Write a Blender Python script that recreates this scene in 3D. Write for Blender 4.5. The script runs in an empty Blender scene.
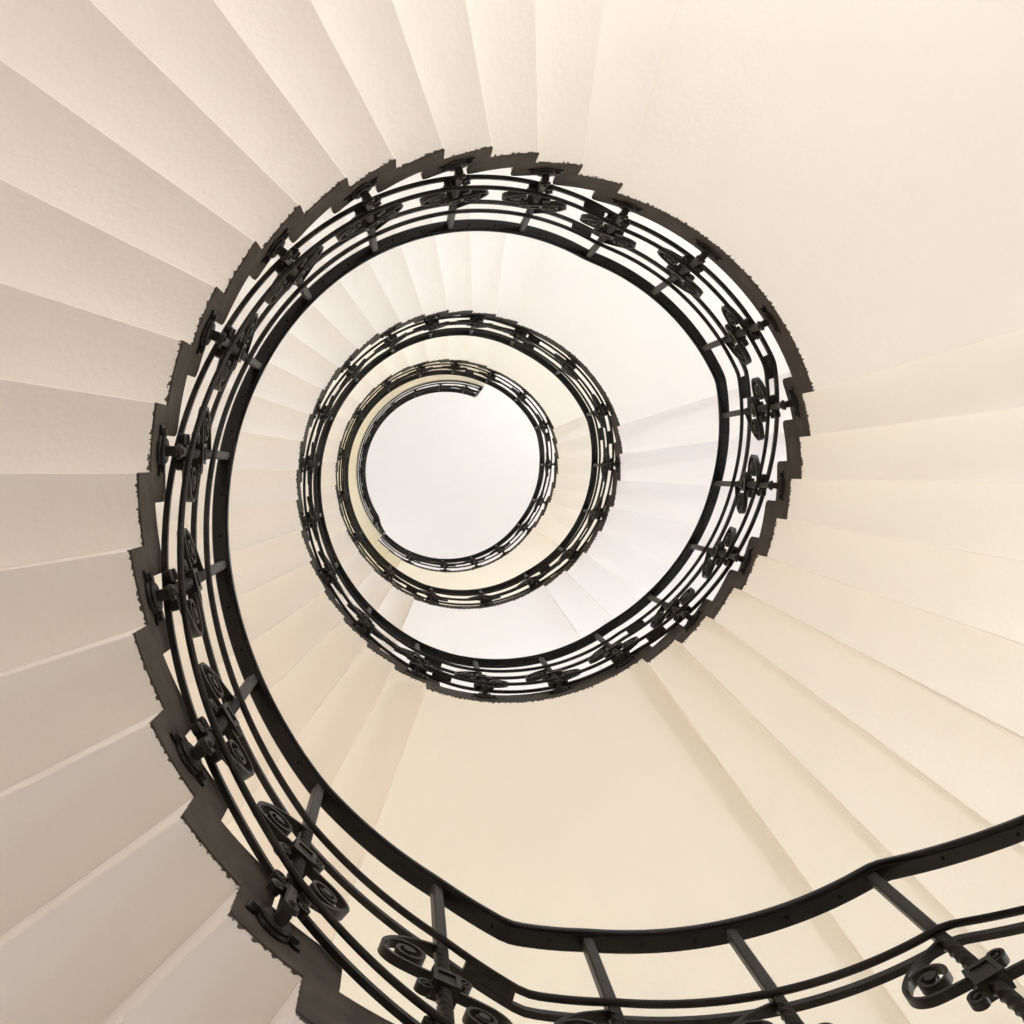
import bpy, bmesh, math, random
from mathutils import Vector, Matrix
random.seed(7)
rad, cos, sin, pi = math.radians, math.cos, math.sin, math.pi
SC = bpy.context.scene
COL = SC.collection

# ------------------------------------------------------------------ geometry of the stair (metres, axis of the eye at x = y = 0, z up)
F_PX = 1300.0
K = 1000.0 / F_PX
CAM = (-0.6405 * K, -0.0073 * K, 0.0)
SHIFT = (106.0 / 1024, -40.6 / 1024)
RS = 1.4703 * K            # radius of the open eye (painted step ends)
ROUT = 3.75                # inside of the stairwell wall
ZB, H = 2.1835, 0.15       # soffit height of block 0, rise per step
T = 1.25 * H               # depth of a step end at its thin half
RP = RS - 0.040            # radius of the balusters and the handrail

# ------------------------------------------------------------------ materials
def nodes(name):
    m = bpy.data.materials.new(name); m.use_nodes = True
    nt = m.node_tree; b = nt.nodes['Principled BSDF']
    return m, nt, b
def N(nt, kind, **kw):
    n = nt.nodes.new(kind)
    for k, v in kw.items(): setattr(n, k, v)
    return n
def plaster(name, base, paint_edge=False):
    m, nt, b = nodes(name); L = nt.links
    b.inputs['Roughness'].default_value = 0.85
    b.inputs['Specular IOR Level'].default_value = 0.15
    geo = N(nt, 'ShaderNodeNewGeometry')
    n1 = N(nt, 'ShaderNodeTexNoise'); n1.inputs['Scale'].default_value = 1.7; n1.inputs['Detail'].default_value = 3
    n2 = N(nt, 'ShaderNodeTexNoise'); n2.inputs['Scale'].default_value = 55; n2.inputs['Detail'].default_value = 3
    n3 = N(nt, 'ShaderNodeTexNoise'); n3.inputs['Scale'].default_value = 9; n3.inputs['Detail'].default_value = 4
    for n in (n1, n2, n3): L.new(geo.outputs['Position'], n.inputs['Vector'])
    mx = N(nt, 'ShaderNodeMix', data_type='RGBA')
    mx.inputs['A'].default_value = (*[c * 0.955 for c in base], 1); mx.inputs['B'].default_value = (*[min(1, c * 1.02) for c in base], 1)
    L.new(n1.outputs['Fac'], mx.inputs['Factor'])
    out = mx.outputs['Result']
    # a few chips and specks in the limewash
    v = N(nt, 'ShaderNodeTexVoronoi'); v.inputs['Scale'].default_value = 2.1
    L.new(geo.outputs['Position'], v.inputs['Vector'])
    ms = N(nt, 'ShaderNodeMath', operation='LESS_THAN'); ms.inputs[1].default_value = 0.016
    ad = N(nt, 'ShaderNodeMath', operation='MULTIPLY_ADD'); ad.inputs[1].default_value = 0.02; 
    L.new(n2.outputs['Fac'], ad.inputs[0]); L.new(v.outputs['Distance'], ad.inputs[2]); L.new(ad.outputs[0], ms.inputs[0])
    m2 = N(nt, 'ShaderNodeMix', data_type='RGBA'); m2.inputs['B'].default_value = (0.30, 0.24, 0.17, 1)
    L.new(ms.outputs[0], m2.inputs['Factor']); L.new(out, m2.inputs['A']); out = m2.outputs['Result']
    if paint_edge:   # the black paint of the step ends straggles a little over the edge of the soffit
        sx = N(nt, 'ShaderNodeSeparateXYZ'); L.new(geo.outputs['Position'], sx.inputs[0])
        px = N(nt, 'ShaderNodeMath', operation='MULTIPLY'); L.new(sx.outputs['X'], px.inputs[0]); L.new(sx.outputs['X'], px.inputs[1])
        py = N(nt, 'ShaderNodeMath', operation='MULTIPLY_ADD'); L.new(sx.outputs['Y'], py.inputs[0]); L.new(sx.outputs['Y'], py.inputs[1]); L.new(px.outputs[0], py.inputs[2])
        sq = N(nt, 'ShaderNodeMath', operation='SQRT'); L.new(py.outputs[0], sq.inputs[0])
        nn = N(nt, 'ShaderNodeTexNoise'); nn.inputs['Scale'].default_value = 85; nn.inputs['Detail'].default_value = 4
        L.new(geo.outputs['Position'], nn.inputs['Vector'])
        th = N(nt, 'ShaderNodeMath', operation='MULTIPLY_ADD'); th.inputs[1].default_value = 0.036; th.inputs[2].default_value = RS - 0.0178
        L.new(nn.outputs['Fac'], th.inputs[0])
        lt = N(nt, 'ShaderNodeMath', operation='LESS_THAN'); L.new(sq.outputs[0], lt.inputs[0]); L.new(th.outputs[0], lt.inputs[1])
        m3 = N(nt, 'ShaderNodeMix', data_type='RGBA'); m3.inputs['B'].default_value = (0.10, 0.085, 0.065, 1)
        L.new(lt.outputs[0], m3.inputs['Factor']); L.new(out, m3.inputs['A']); out = m3.outputs['Result']
    L.new(out, b.inputs['Base Color'])
    bp = N(nt, 'ShaderNodeBump'); bp.inputs['Strength'].default_value = 0.42; bp.inputs['Distance'].default_value = 0.01
    add = N(nt, 'ShaderNodeMath', operation='MULTIPLY_ADD'); add.inputs[1].default_value = 0.35
    L.new(n2.outputs['Fac'], add.inputs[0]); L.new(n3.outputs['Fac'], add.inputs[2])
    L.new(add.outputs[0], bp.inputs['Height']); L.new(bp.outputs['Normal'], b.inputs['Normal'])
    return m
def iron(name, c1, c2, rough, scale=30):
    m, nt, b = nodes(name); L = nt.links
    geo = N(nt, 'ShaderNodeNewGeometry')
    n = N(nt, 'ShaderNodeTexNoise'); n.inputs['Scale'].default_value = scale; n.inputs['Detail'].default_value = 5
    L.new(geo.outputs['Position'], n.inputs['Vector'])
    r = N(nt, 'ShaderNodeValToRGB'); r.color_ramp.elements[0].position = 0.35; r.color_ramp.elements[1].position = 0.7
    r.color_ramp.elements[0].color = (*c1, 1); r.color_ramp.elements[1].color = (*c2, 1)
    L.new(n.outputs['Fac'], r.inputs[0]); L.new(r.outputs[0], b.inputs['Base Color'])
    b.inputs['Roughness'].default_value = rough
    b.inputs['Specular IOR Level'].default_value = 0.17
    bp = N(nt, 'ShaderNodeBump'); bp.inputs['Strength'].default_value = 0.12; bp.inputs['Distance'].default_value = 0.003
    L.new(n.outputs['Fac'], bp.inputs['Height']); L.new(bp.outputs['Normal'], b.inputs['Normal'])
    return m
M_STEP = plaster('limewashed stone', (0.87, 0.829, 0.769), True)
M_WALL = plaster('limewashed wall', (0.86, 0.83, 0.78))
M_CEIL = plaster('white ceiling', (0.86, 0.84, 0.83))
M_FLOOR = plaster('pale stone floor', (0.74, 0.70, 0.64))
M_END = iron('black paint on stone', (0.046, 0.039, 0.032), (0.072, 0.062, 0.051), 0.8, 14)
M_IRON = iron('black painted wrought iron', (0.010, 0.009, 0.0075), (0.020, 0.0175, 0.0145), 0.42)
M_RAIL = iron('black handrail paint', (0.006, 0.006, 0.006), (0.011, 0.010, 0.009), 0.30)
M_HOLE = iron('dark screw holes', (0.002, 0.002, 0.002), (0.003, 0.003, 0.003), 0.9)

# ------------------------------------------------------------------ helpers
def link_mesh(name, bm, mats, parent=None, smooth=True, recalc=True):
    if recalc: bmesh.ops.recalc_face_normals(bm, faces=bm.faces)
    me = bpy.data.meshes.new(name); bm.to_mesh(me); bm.free()
    for m in (mats if isinstance(mats, (list, tuple)) else [mats]): me.materials.append(m)
    if smooth:
        me.shade_smooth(); 
        try: me.set_sharp_from_angle(angle=rad(32))
        except Exception: pass
    return put(name, me, parent)
def put(name, me, parent=None):
    o = bpy.data.objects.new(name, me); COL.objects.link(o)
    if parent: o.parent = parent
    return o
def tag(o, label=None, cat=None, group=None, kind=None):
    if label: o['label'] = label
    if cat: o['category'] = cat
    if group: o['group'] = group
    if kind: o['kind'] = kind
    return o
def pol(r, deg, z): return Vector((r * cos(rad(deg)), r * sin(rad(deg)), z))
def box(bm, c, s, rot=None):
    r = bmesh.ops.create_cube(bm, size=1.0)
    M = Matrix.Translation(c) @ (rot or Matrix.Identity(4)) @ Matrix.Diagonal((*s, 1))
    bmesh.ops.transform(bm, matrix=M, verts=r['verts'])
    return r['verts']
def cyl_y(bm, c, r1, r2, y0, y1, seg=14):
    """short turned piece whose axis is local Y (radial of the stair)"""
    r = bmesh.ops.create_cone(bm, cap_ends=True, segments=seg, radius1=r1, radius2=r2, depth=y1 - y0)
    M = Matrix.Translation((c[0], (y0 + y1) / 2, c[1])) @ Matrix.Rotation(-pi / 2, 4, 'X')
    bmesh.ops.transform(bm, matrix=M, verts=r['verts'])
def ribbon(bm, pts, w, t):
    """flat bar bent in the local XZ plane: pts (x, z), width w along Y, thickness t"""
    P = [Vector((p[0], 0, p[1])) for p in pts]; rings = []
    for i, p in enumerate(P):
        d = (P[min(i + 1, len(P) - 1)] - P[max(i - 1, 0)]).normalized()
        n = Vector((-d.z, 0, d.x))
        rings.append([bm.verts.new(p + n * a * t / 2 + Vector((0, b * w / 2, 0))) for a, b in ((-1, -1), (1, -1), (1, 1), (-1, 1))])
    for a, b in zip(rings, rings[1:]):
        for j in range(4): bm.faces.new((a[j], a[(j + 1) % 4], b[(j + 1) % 4], b[j]))
    bm.faces.new(rings[0][::-1]); bm.faces.new(rings[-1])
def sweep(bm, path, prof, mat=0):
    """path: list of (deg, radius, z); prof: closed list of (dr, dz) offsets, dr outward"""
    rings = [[bm.verts.new(pol(r + a, d, z + b)) for a, b in prof] for d, r, z in path]
    n = len(prof)
    for a, b in zip(rings, rings[1:]):
        for j in range(n):
            f = bm.faces.new((a[j], a[(j + 1) % n], b[(j + 1) % n], b[j])); f.material_index = mat
    bm.faces.new(rings[0][::-1]).material_index = mat; bm.faces.new(rings[-1]).material_index = mat
def lerp_table(tab, x):
    if x <= tab[0][0]: return tab[0][1]
    for (a, u), (b, v) in zip(tab, tab[1:]):
        if x <= b: return u + (v - u) * (x - a) / (b - a)
    return tab[-1][1]

# ------------------------------------------------------------------ stone steps and landings
def block_mesh(a0, a1, nose, tilt, zlo_end=True):
    """One block from angle a0 (its lower end) to a1 (its upper end), soffit at z = 0, tread at T, tread overhanging a0 by `nose`
    degrees.  Returns bmeshes for the stone and the painted end."""
    g = 0.0008
    lo = T - H + g                      # underside of the overhanging nosing = tread of the block below
    nseg = max(9, int((a1 - a0) / 2.6))
    ch = 0.16                            # chamfer of the free soffit edge, degrees at the eye
    us = [a0 + (a1 - a0 - ch) * i / nseg for i in range(nseg + 1)]
    def outline(tau):
        b = [(a0, lo - 0.0)] + [(u, -tau * (1 - (u - a0) / (a1 - a0)) ** 2.4) for u in us] + [(a1 - 0.012, 0.004)]
        t = [(a1 - 0.012, T)] + [(u, T) for u in reversed(us)] + [(a0 - nose * 0.5, T), (a0 - nose + 1.2, T), (a0 - nose + 0.5, T - 0.007), (a0 - nose + 0.12, T - 0.020), (a0 - nose, T - 0.038)]
        e = [(a0 - nose, lo + 0.006), (a0 - nose + 0.3, lo), (a0 - nose * 0.5, lo)]
        return b + t + e
    radii = [RS, RS + 0.05, RS + 0.13, RS + 0.25, RS + 0.42, RS + 0.65, RS + 1.0, RS + 1.6, ROUT - 0.002]
    bm = bmesh.new(); rings = []
    for r in radii:
        tau = tilt * H * (1 - math.exp(-(r - RS) / 0.18))
        rings.append([bm.verts.new(pol(r, a, z)) for a, z in outline(tau)])
    n = len(rings[0])
    for A, B in zip(rings, rings[1:]):
        for j in range(n): bm.faces.new((A[j], A[(j + 1) % n], B[(j + 1) % n], B[j]))
    # end caps as vertical strips (the ends follow the curve of the eye)
    def cap(bm_, vs):
        m_ = len(us)
        bot = vs[1:1 + m_ + 1]                      # along the soffit, a0 -> a1
        top = vs[2 + m_:2 + m_ + m_ + 1][::-1]      # along the tread, a0 -> a1
        for i in range(m_): bm_.faces.new((bot[i], bot[i + 1], top[i + 1], top[i]))
        q = vs[2 + m_ + m_ + 1:] + [vs[0]]          # nosing: tread mid, front top, front, front low, low mid ...
        bm_.faces.new([top[0]] + q)
    cap(bm, rings[0]); cap(bm, rings[-1])
    bp = bmesh.new()
    o = outline(0.0)
    inn = [bp.verts.new(pol(RS - 0.005, a, z)) for a, z in o]; out = [bp.verts.new(pol(RS - 0.0006, a, z)) for a, z in o]
    for j in range(n): bp.faces.new((inn[j], inn[(j + 1) % n], out[(j + 1) % n], out[j]))
    cap(bp, inn); cap(bp, out)
    return bm, bp
def make_mesh(bm, name, mat):
    bmesh.ops.recalc_face_normals(bm, faces=bm.faces)
    me = bpy.data.meshes.new(name); bm.to_mesh(me); bm.free(); me.materials.append(mat)
    me.shade_smooth(); me.set_sharp_from_angle(angle=rad(25))
    return me
ORD = ['first', 'second', 'third', 'fourth', 'fifth', 'sixth', 'seventh', 'eighth', 'ninth', 'tenth', 'eleventh', 'twelfth', 'thirteenth',
       'fourteenth', 'fifteenth', 'sixteenth', 'seventeenth', 'eighteenth', 'nineteenth', 'twentieth', 'twenty-first']
SPAN = {}                                            # k -> (a0, a1, soffit z)
def flight(k0, k1, b0, step, where, group, from_top=False, flat_below=-99, cove=0.50):
    """blocks k0..k1, block k0 begins at angle b0"""
    bm, bp = block_mesh(0, step, 0.44 * step, cove)
    me, mp = make_mesh(bm, 'stair_step', M_STEP), make_mesh(bp, 'painted_end', M_END)
    flat = {}
    if flat_below > -99:              # the lowest steps have hardly any cove to their soffits
        for q in range(5):
            b1, b2 = block_mesh(0, step, 0.44 * step, 0.10 + 0.08 * q); b2.free(); flat[flat_below - 4 + q] = make_mesh(b1, 'stair_step', M_STEP)
    for k in range(k0, k1 + 1):
        a = b0 + step * (k - k0); z = ZB + H * k
        o = put('stair_step', flat.get(max(k, flat_below - 4), me)); o.location = (0, 0, z); o.rotation_euler = (0, 0, rad(a))
        p = put('painted_end', mp, o); p['label'] = 'dark grey painted end of the step'
        n = ORD[k1 - k] if from_top else ORD[k - k0]
        tag(o, 'pale stone step, ' + where.replace('#', n), 'stair step', group)
        SPAN[k] = (a, a + step, z)
def landing(k, a0, a1, nose, label, name='stair_landing'):
    bm, bp = block_mesh(0, a1 - a0, nose, 0.0)
    z = ZB + H * k
    o = put(name, make_mesh(bm, name, M_STEP)); o.location = (0, 0, z); o.rotation_euler = (0, 0, rad(a0))
    p = put('painted_end', make_mesh(bp, 'painted_end', M_END), o); p['label'] = 'dark grey painted edge of the landing'
    tag(o, label, 'landing'); SPAN[k] = (a0, a1, z)
    return o
landing(-2, 52.0, 109.19, 3.8, 'pale landing the nearest handrail crosses at the bottom of the picture')
flight(-1, 18, 109.2, 8.87, '# below the upper right landing on the nearest left flight', 'steps of the nearest left flight', True, 6)
landing(19, 286.6, 343.8, 3.9, 'big cream landing soffit filling the upper right corner')
flight(20, 27, 343.8, 8.76, '# above the upper right landing on the nearest right flight', 'steps of the nearest right flight')
landing(28, 413.88, 470.34, 3.9, 'cream landing soffit at bottom centre above the nearest handrail')
flight(29, 48, 470.34, 8.80, '# above the bottom landing on the middle left flight', 'steps of the middle left flight')
landing(49, 646.34, 702.53, 3.9, 'pale landing soffit at upper right seen inside the nearest railing ring')
flight(50, 56, 702.53, 10.42, '# above its landing on the whitish middle right flight', 'steps of the middle right flight')
landing(57, 775.47, 832.22, 4.6, 'white landing soffit at bottom seen inside the nearest railing ring')
flight(58, 74, 832.22, 10.31, '# from the bottom landing on the farthest left flight', 'steps of the farthest left flight', cove=0.75)
landing(75, 1007.5, 1056.74, 4.5, 'cream landing soffit at upper right inside the second railing ring')
flight(76, 82, 1056.74, 8.11, '# above its landing on the farthest cream right flight', 'steps of the farthest right flight')
landing(83, 1113.5, 1199.0, 3.6, 'topmost cream landing soffit at bottom just outside the innermost ring')
flight(84, 85, 1199.0, 8.5, '# above the topmost landing below the gallery', 'steps up to the gallery')

# top gallery floor: a flat plastered ring that stops above the last upper landing
RG = 1.385 * K
GA0, GA1 = 1216.0, 1372.6
GZ = ZB + H * 86
bm = bmesh.new()
na = 56
prof = [(RG, 0.012), (RG + 0.012, 0.0), (ROUT - 0.002, 0.0), (ROUT - 0.002, 0.2), (RG, 0.2)]
rings = [[bm.verts.new(pol(r, GA0 + (GA1 - GA0) * i / na, GZ + z)) for r, z in prof] for i in range(na + 1)]
for A, B in zip(rings, rings[1:]):
    for j in range(5): bm.faces.new((A[j], A[(j + 1) % 5], B[(j + 1) % 5], B[j]))
bm.faces.new(rings[0][::-1]); bm.faces.new(rings[-1])
gal = link_mesh('gallery_floor', bm, M_WALL)
bm = bmesh.new(); sweep(bm, [(GA0 + (GA1 - GA0) * i / na, RG, GZ) for i in range(na + 1)], [(-0.006, 0.0), (-0.0008, 0.0), (-0.0008, 0.2), (-0.006, 0.2)])
link_mesh('painted_end', bm, M_END, gal)['label'] = 'dark painted edge of the gallery'
tag(gal, 'smooth cream gallery soffit ringing the top opening on the left', 'gallery floor')

# ------------------------------------------------------------------ wrought-iron railing
RAIL_Z = [(20, 2.27), (57, 2.975), (93.8, 3.016), (103.5, 2.988), (112.6, 3.145), (131.3, 3.36), (165, 3.965), (200.5, 4.64), (217.6, 4.925), (253.6, 5.515), (289.0, 6.125),
          (292, 6.138), (336, 6.142), (345.2, 6.306), (362.9, 6.610), (381, 6.875), (399, 7.142), (413, 7.325), (436, 7.365), (462, 7.435), (473.2, 7.53), (491, 7.79),
          (508, 8.09), (525, 8.47), (543, 8.82), (560.5, 9.17), (578, 9.52), (597, 9.78), (613.5, 9.94), (631, 10.15), (649, 10.43), (655, 10.52), (664, 10.565), (697, 10.565),
          (717, 10.90), (738, 11.16), (758, 11.40), (778, 11.69), (828, 11.74), (846, 12.05), (868, 12.40), (1006, 14.47), (1014, 14.55), (1055, 14.60),
          (1076, 15.15), (1100, 15.62), (1115, 15.86), (1199, 15.92), (1222, 16.12)]
def rail_z(a):                      # the corners of the handrail are worked round
    w = 0.9
    return (lerp_table(RAIL_Z, a - w) + 2 * lerp_table(RAIL_Z, a) + lerp_table(RAIL_Z, a + w)) / 4
A_LO, A_HI = 30.0, 1214.7
POSTS = [38.8, 58.1, 76.4, 93.8, 112.6, 131.3, 147.9, 165.1, 183.0, 200.5, 217.6, 235.3, 253.6, 271.3, 289.8, 308.5, 327.4, 345.2, 362.9, 380.9, 398.9, 417.7, 435.6, 455.2,
         473.2, 490.9, 508.2, 525.2, 542.9, 560.5, 578.3, 596.8, 613.5, 630.7, 648.9, 672.4, 694.6, 716.9, 737.6, 758.0, 778.1, 800.7, 824.2, 846.0, 867.9,
         888.5, 908.6, 930.2, 951.9, 971.7, 990.8, 1011.8, 1032.4, 1052.8, 1075.7, 1098.0, 1116.2, 1136.1, 1154.0, 1172.5, 1194.1]
def end_mid(a):
    """mid height of the painted step ends at angle a"""
    zs = []
    for k, (a0, a1, z) in SPAN.items():
        if a0 - 0.44 * 8.8 <= a <= a1: zs += [z if a >= a0 else z + T - H, z + T]
    if not zs: return rail_z(a) - 1.0
    lo, hi = min(zs), max(zs)
    return lo + min(0.5 * (hi - lo), 0.15)

def spiral(cx, cz, r0, r1, a0, turns, n=34):
    return [(cx + (r0 + (r1 - r0) * (i / n) ** 0.8) * cos(a0 + 2 * pi * turns * i / n), cz + (r0 + (r1 - r0) * (i / n) ** 0.8) * sin(a0 + 2 * pi * turns * i / n)) for i in range(n + 1)]
def smooth_pts(ps, n=5):
    out = []
    for i in range(len(ps) - 1):
        p0, p1, p2, p3 = [Vector(ps[max(0, min(len(ps) - 1, j))]) for j in (i - 1, i, i + 1, i + 2)]
        for s in range(n):
            t = s / n
            out.append(tuple(0.5 * ((2 * p1) + (p2 - p0) * t + (2 * p0 - 5 * p1 + 4 * p2 - p3) * t * t + (3 * p1 - p0 - 3 * p2 + p3) * t ** 3)))
    return out + [tuple(ps[-1])]
ZC, ZU, ZL = -0.590, -0.375, -0.815           # collar, upper bar pair, lower bar pair, below the handrail
def scroll_bm(sg):
    """big volute: sg = +1 upper one on the upstairs side, -1 lower one on the downstairs side"""
    bm = bmesh.new()
    outer = smooth_pts([(0.012, 0.190), (0.032, 0.182), (0.070, 0.167), (0.108, 0.138), (0.131, 0.101), (0.131, 0.064), (0.107, 0.038), (0.066, 0.027), (0.016, 0.020)])
    T_ = lambda ps: [(sg * x, ZC + sg * z) for x, z in ps]
    ribbon(bm, T_(outer), 0.021, 0.0085)
    ribbon(bm, T_(spiral(0.078, 0.092, 0.051, 0.013, 0.0, 1.5)), 0.020, 0.0075)
    cyl_y(bm, (sg * 0.077, ZC + sg * 0.092), 0.012, 0.012, -0.012, 0.012, 12)
    return bm
def curl_bm(x, z, sx, sz, r=0.021):
    bm = bmesh.new()
    pts = [(0.010, 0.0), (0.020, 0.006)] + spiral(0.030, 0.026, r, r * 0.25, -pi / 2 + 0.2, 1.25, 20)
    ribbon(bm, [(x + sx * a, z + sz * b) for a, b in pts], 0.019, 0.007)
    return bm
def mesh_of(bm, name, mat=None): return make_mesh(bm, name, mat or M_IRON)
ME = {}
ME['scroll'] = [mesh_of(scroll_bm(1), 'scroll'), mesh_of(scroll_bm(-1), 'scroll')]
ME['curl'] = [mesh_of(curl_bm(-0.010, ZC + 0.018, -1, 1), 'curl'), mesh_of(curl_bm(0.010, ZC - 0.018, 1, -1), 'curl')] + \
             [mesh_of(curl_bm(0.002 * sx, ZL + sz * 0.004 - 0.01, sx, sz, 0.017), 'curl') for sx in (-1, 1) for sz in (-1, 1)]
bm = bmesh.new()
box(bm, (0, 0, ZC), (0.044, 0.034, 0.058)); 
for s in (-1, 1):
    box(bm, (0, 0, ZC + s * 0.027), (0.060, 0.043, 0.011)); box(bm, (s * 0.024, 0, ZC), (0.010, 0.043, 0.056))
ME['collar'] = mesh_of(bm, 'collar')
bm = bmesh.new()
cyl_y(bm, (0, 0), 0.042, 0.038, -0.0305, -0.0245); cyl_y(bm, (0, 0), 0.014, 0.014, -0.030, -0.010, 10); cyl_y(bm, (0, 0), 0.036, 0.031, -0.0205, -0.0145)
cyl_y(bm, (0, 0), 0.022, 0.018, 0.0125, 0.023); cyl_y(bm, (0, 0), 0.013, 0.006, 0.021, 0.030, 10)
ME['rosette'] = mesh_of(bm, 'rosette')
bm = bmesh.new()
box(bm, (0, -0.029, 0), (0.12, 0.004, 0.026)); box(bm, (0, -0.029, 0), (0.04, 0.0042, 0.075))
for s in (-1, 1):
    cyl_y(bm, (s * 0.048, 0), 0.012, 0.009, -0.0285, -0.018, 8)
    box(bm, (s * 0.056, -0.0285, 0), (0.018, 0.0044, 0.040))
ME['plate'] = mesh_of(bm, 'anchor_plate')
POSTME = {}
def post_mesh(bz):
    key = round(bz, 2)
    if key in POSTME: return POSTME[key]
    bm = bmesh.new(); hw = 0.0125
    secs = [(0.004, 0), (-0.30, 0), (ZU - 0.030, 0)]
    tw = lambda z0, z1: [(z0 + (z1 - z0) * i / 26, rad(450) * i / 26) for i in range(27)]
    secs += tw(ZU - 0.035, ZC + 0.035) + [(ZC, 0), (ZC - 0.03, 0)] + tw(ZC - 0.035, ZL + 0.045) + [(ZL, 0), (bz - 0.022, 0)]
    rings = []
    for z, a in secs:
        R_ = hw * 1.30
        rings.append([bm.verts.new((R_ * cos(a + pi / 4 + q * pi / 2 + e), R_ * sin(a + pi / 4 + q * pi / 2 + e), z)) for q in range(4) for e in (-0.16, 0.16)])
    for A, B in zip(rings, rings[1:]):
        for j in range(8): bm.faces.new((A[j], A[(j + 1) % 8], B[(j + 1) % 8], B[j]))
    bm.faces.new(rings[0]); bm.faces.new(rings[-1][::-1])
    POSTME[key] = mesh_of(bm, 'baluster'); return POSTME[key]
def baluster(parent, a, r, z, bz, lean=0.0):
    p = put('baluster', post_mesh(bz), parent)
    p.location = pol(r, a, z); p.rotation_euler = (lean, 0, rad(a + 90))
    for m in ME['scroll']: put('scroll', m, p)
    for m in ME['curl']: put('curl', m, p)
    put('collar', ME['collar'], p)
    q = put('rosette', ME['rosette'], p); q.location = (0, 0, bz)
    q = put('anchor_plate', ME['plate'], p); q.location = (0, 0, bz)
    return p
HAND = [(-0.016, 0.0), (0.016, 0.0), (0.017, 0.007), (0.024, 0.008), (0.0265, 0.014), (0.0255, 0.026), (0.018, 0.034), (0.006, 0.037),
        (-0.006, 0.037), (-0.018, 0.034), (-0.0255, 0.026), (-0.0265, 0.014), (-0.024, 0.008), (-0.017, 0.007)]
ROUND = [(0.0088 * cos(2 * pi * i / 10), 0.0088 * sin(2 * pi * i / 10)) for i in range(10)]
FLAT = [(-0.0075, -0.010), (0.0075, -0.010), (0.0075, 0.010), (-0.0075, 0.010)]
root = bpy.data.objects.new('stair_railing', None); COL.objects.link(root)
tag(root, 'long black wrought-iron spiral stair railing winding round the open eye', 'railing')
def path(a0, a1, r, dz, step=1.2):      # the lower bars ride up a little where the first flight starts
    n = int((a1 - a0) / step)
    return [(a0 + (a1 - a0) * i / n, r, rail_z(a0 + (a1 - a0) * i / n) + dz + (0.045 * math.exp(-((a0 + (a1 - a0) * i / n - 136) / 14) ** 2) if dz == ZL else 0.0)) for i in range(n + 1)]
bm = bmesh.new()
sweep(bm, path(A_LO, A_HI, RP, 0.0), HAND)
for a, b in zip(POSTS, POSTS[1:]):             # a countersunk screw hole between every two balusters
    for f in (0.52,) if b > 480 else (0.25, 0.62):
        c = a + (b - a) * f
        if c < A_LO: continue
        v = bmesh.ops.create_cone(bm, cap_ends=True, segments=10, radius1=0.0055, radius2=0.0055, depth=0.002)['verts']
        bmesh.ops.transform(bm, matrix=Matrix.Translation(pol(RP + random.uniform(-.003, .003), c, rail_z(c) - 0.0003)), verts=v)
        for fc in {fc for w in v for fc in w.link_faces}: fc.material_index = 1
link_mesh('handrail', bm, [M_RAIL, M_HOLE], root)
OFF = 0.0205
for dz, dr, pf in ((ZU, -0.0160, ROUND), (ZU, OFF, FLAT), (ZL, -0.0185, ROUND), (ZL, OFF, FLAT)):
    bm = bmesh.new(); sweep(bm, path(A_LO, A_HI, RP + dr, dz), pf); link_mesh('horizontal_bar', bm, M_IRON, root)
for a in POSTS:
    z = rail_z(a); baluster(root, a, RP, z, end_mid(a) - z)
SPLICES = [(107.2, ZU), (284.5, ZU), (284.0, ZL), (339.5, ZU), (336.5, ZL), (408.5, ZU), (407, ZL), (466.5, ZL), (468.5, ZU), (655, ZU), (655, ZL), (704, ZU), (706, ZL), (770, ZU), (834, ZL), (1000, ZU), (1060, ZL)]
for a, dz in SPLICES:
    bm = bmesh.new(); w = 2.6
    sweep(bm, path(a - w, a + w, RP, dz, 0.8), [(-0.0115, -0.009), (0.0125, -0.009), (0.0125, 0.009), (-0.0115, 0.009)]); link_mesh('splice_plate', bm, M_IRON, root)

# gallery railing on the edge of the top floor
groot = bpy.data.objects.new('gallery_railing', None); COL.objects.link(groot)
tag(groot, 'short black gallery railing at the top, ending in a squared free end', 'railing')
GB, GT = GZ + 0.14, GZ + 0.2 + 0.90
RGT, RGB = 1.328 * K, RG - 0.036
gh = GT - GB
def gpath(a0, a1, r, z, step=1.5):
    n = int((a1 - a0) / step); return [(a0 + (a1 - a0) * i / n, r + inset(a0 + (a1 - a0) * i / n), z) for i in range(n + 1)]
def g_at(dz):
    f = -dz / gh; return RGT + (RGB - RGT) * f, GT + dz
GR0, GR1 = 1215.9, 1371.5
def inset(a):                       # the railing swings out to meet the stair railing at its start
    t = max(0.0, min(1.0, (a - 1216.0) / 12.0)); t = t * t * (3 - 2 * t)
    return (RP - 0.008 - RGT) * (1 - t)
bm = bmesh.new(); sweep(bm, gpath(GR0, GR1, RGT, GT), HAND)
link_mesh('handrail', bm, M_RAIL, groot)
for dz, dr, pf in ((ZU, -OFF, ROUND), (ZU, OFF, FLAT), (ZL, -OFF, ROUND), (ZL, OFF, FLAT)):
    r, z = g_at(dz); bm = bmesh.new(); sweep(bm, gpath(GR0, GR1, r + dr, z), pf); link_mesh('horizontal_bar', bm, M_IRON, groot)
lean = math.atan2(RGB - RGT, gh)
for a in [1226.0 + 17.0 * i for i in range(9)]:
    baluster(groot, a, RGT + inset(a), GT, -gh, lean if inset(a) < 0.02 else 0.0)
bm = bmesh.new()                                        # end stanchion closing the free end
for s in (0, 1):
    pass
p0, p1 = pol(RGT, GR1, GT + 0.012), pol(RGB + 0.02, GR1, GZ + 0.21)
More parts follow.
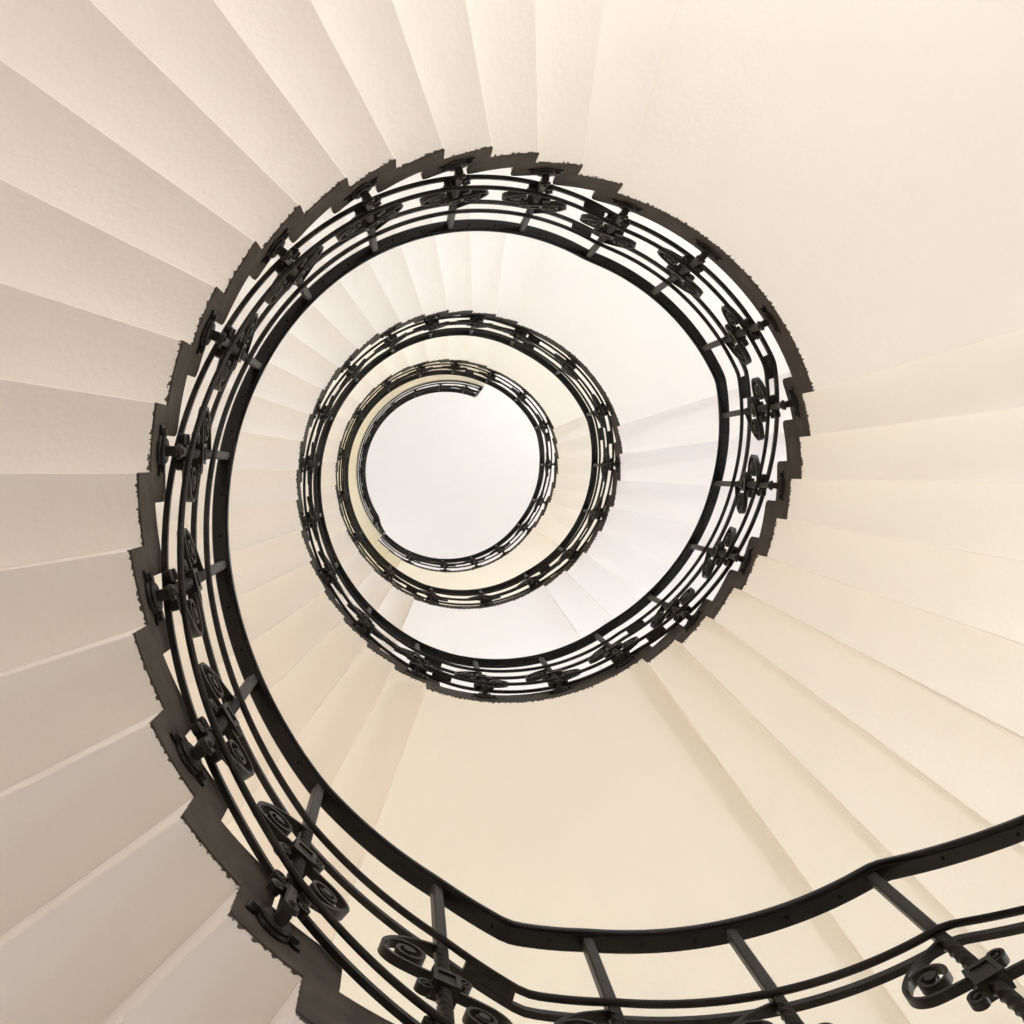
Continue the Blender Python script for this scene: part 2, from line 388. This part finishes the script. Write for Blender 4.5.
d = (p1 - p0); Mx = Matrix.Translation((p0 + p1) / 2) @ d.to_track_quat('Z', 'Y').to_matrix().to_4x4()
v = bmesh.ops.create_cone(bm, cap_ends=True, segments=10, radius1=0.021, radius2=0.021, depth=d.length)['verts']
bmesh.ops.transform(bm, matrix=Mx, verts=v)
link_mesh('end_post', bm, M_RAIL, groot)
bm = bmesh.new()
box(bm, pol(RP - 0.006, 1215.5, GZ + 0.2 + 0.46), (0.018, 0.062, 0.93), Matrix.Rotation(rad(1215.5 + 90), 4, 'Z'))
link_mesh('newel_post', bm, M_RAIL, groot)

# ------------------------------------------------------------------ the well: floor, wall, ceiling
ZF, ZT = -1.6, 18.6
def disc(name, z0, z1, r, m):
    bm = bmesh.new(); v = bmesh.ops.create_cone(bm, cap_ends=True, segments=96, radius1=r, radius2=r, depth=z1 - z0)['verts']
    bmesh.ops.translate(bm, verts=v, vec=(0, 0, (z0 + z1) / 2))
    return tag(link_mesh(name, bm, m), kind='structure')
disc('floor', ZF - 0.2, ZF, ROUT + 0.3, M_FLOOR)
disc('ceiling', ZT, ZT + 0.2, ROUT + 0.3, M_CEIL)
bm = bmesh.new(); sg = 128; rings = []
for r, z in ((ROUT, ZF), (ROUT, ZT), (ROUT + 0.3, ZT), (ROUT + 0.3, ZF)):
    rings.append([bm.verts.new(pol(r, 360 * i / sg, z)) for i in range(sg)])
for A, B in zip(rings, rings[1:] + rings[:1]):
    for i in range(sg): bm.faces.new((A[i], A[(i + 1) % sg], B[(i + 1) % sg], B[i]))
tag(link_mesh('wall_round', bm, M_WALL), kind='structure')

# ------------------------------------------------------------------ light: unseen point fills added round the well to brighten the plaster, no fixtures
FILL_LIGHTS = [  # angle, distance from the axis, height, watts of red / green / blue
    (20, 3.4, 3.2, (50.0, 53.5, 53.5)),
    (215, 3.3, 1.9, (6.0, 5.5, 4.9)),
    (90, 3.0, 0.0, (17.5, 19.5, 31.0)),
    (65, 3.4, 4.3, (10.0, 10.0, 10.0)),
    (315, 3.4, 7.4, (58.0, 62.0, 64.0)),
    (150, 3.4, 4.7, (25.9, 18.1, 13.1)),
    (255, 3.4, 6.5, (18.5, 21.6, 28.4)),
    (75, 3.4, 8.6, (57.8, 68.0, 84.5)),
    (20, 3.4, 7.5, (0.0, 0.0, 8.9)),
    (200, 3.4, 9.9, (6.7, 0.2, 0.0)),
    (255, 3.4, 11.0, (27.5, 30.1, 26.0)),
    (315, 3.4, 11.8, (47.9, 55.2, 60.6)),
    (75, 3.4, 12.9, (57.0, 58.0, 60.0)),
    (20, 3.4, 12.1, (0.0, 3.9, 12.4)),
    (200, 3.4, 13.9, (24.7, 20.5, 4.1)),
    (315, 3.4, 15.9, (52.4, 55.5, 61.2)),
    (120, 3.3, 16.6, (36.0, 41.1, 49.8)),
    (320, 3.3, 16.5, (53.1, 56.4, 63.2)),
    (95, 3.4, 5.2, (3.0, 4.9, 3.7)),
    (290, 3.4, 9.0, (0.0, 4.2, 8.2)),
    (265, 2.8, 2.6, (10.3, 5.4, 7.3)),
    (285, 3.5, 3.3, (58.0, 64.0, 68.0)),
]
for a, r, z, c in FILL_LIGHTS:
    e = max(c)
    if e <= 0: continue
    l = bpy.data.lights.new('fill_light', 'POINT'); l.energy = e; l.color = [v / e for v in c]; l.shadow_soft_size = 0.22
    o = bpy.data.objects.new('fill_light', l); COL.objects.link(o); o.location = pol(r, a, z)
w = bpy.data.worlds.new('World'); SC.world = w; w.use_nodes = True
w.node_tree.nodes['Background'].inputs[0].default_value = (0.6, 0.7, 0.9, 1); w.node_tree.nodes['Background'].inputs[1].default_value = 0.0

# ------------------------------------------------------------------ camera: straight up the eye, frame shifted
cd = bpy.data.cameras.new('camera'); cam = bpy.data.objects.new('camera', cd); COL.objects.link(cam)
cam.location = CAM; cam.rotation_euler = (pi, 0, 0)
cd.sensor_width = 36; cd.sensor_fit = 'HORIZONTAL'; cd.lens = F_PX / 1024 * 36
cd.shift_x, cd.shift_y = SHIFT; cd.clip_start = 0.05
SC.camera = cam
vs = SC.view_settings
vs.view_transform = 'Standard'; vs.look = 'None'; vs.exposure = 0.11; vs.gamma = 1.0; vs.use_curve_mapping = False
SC.cycles.max_bounces = 14; SC.cycles.diffuse_bounces = 10; SC.cycles.use_denoising = True
SC.cycles.sample_clamp_indirect = 6
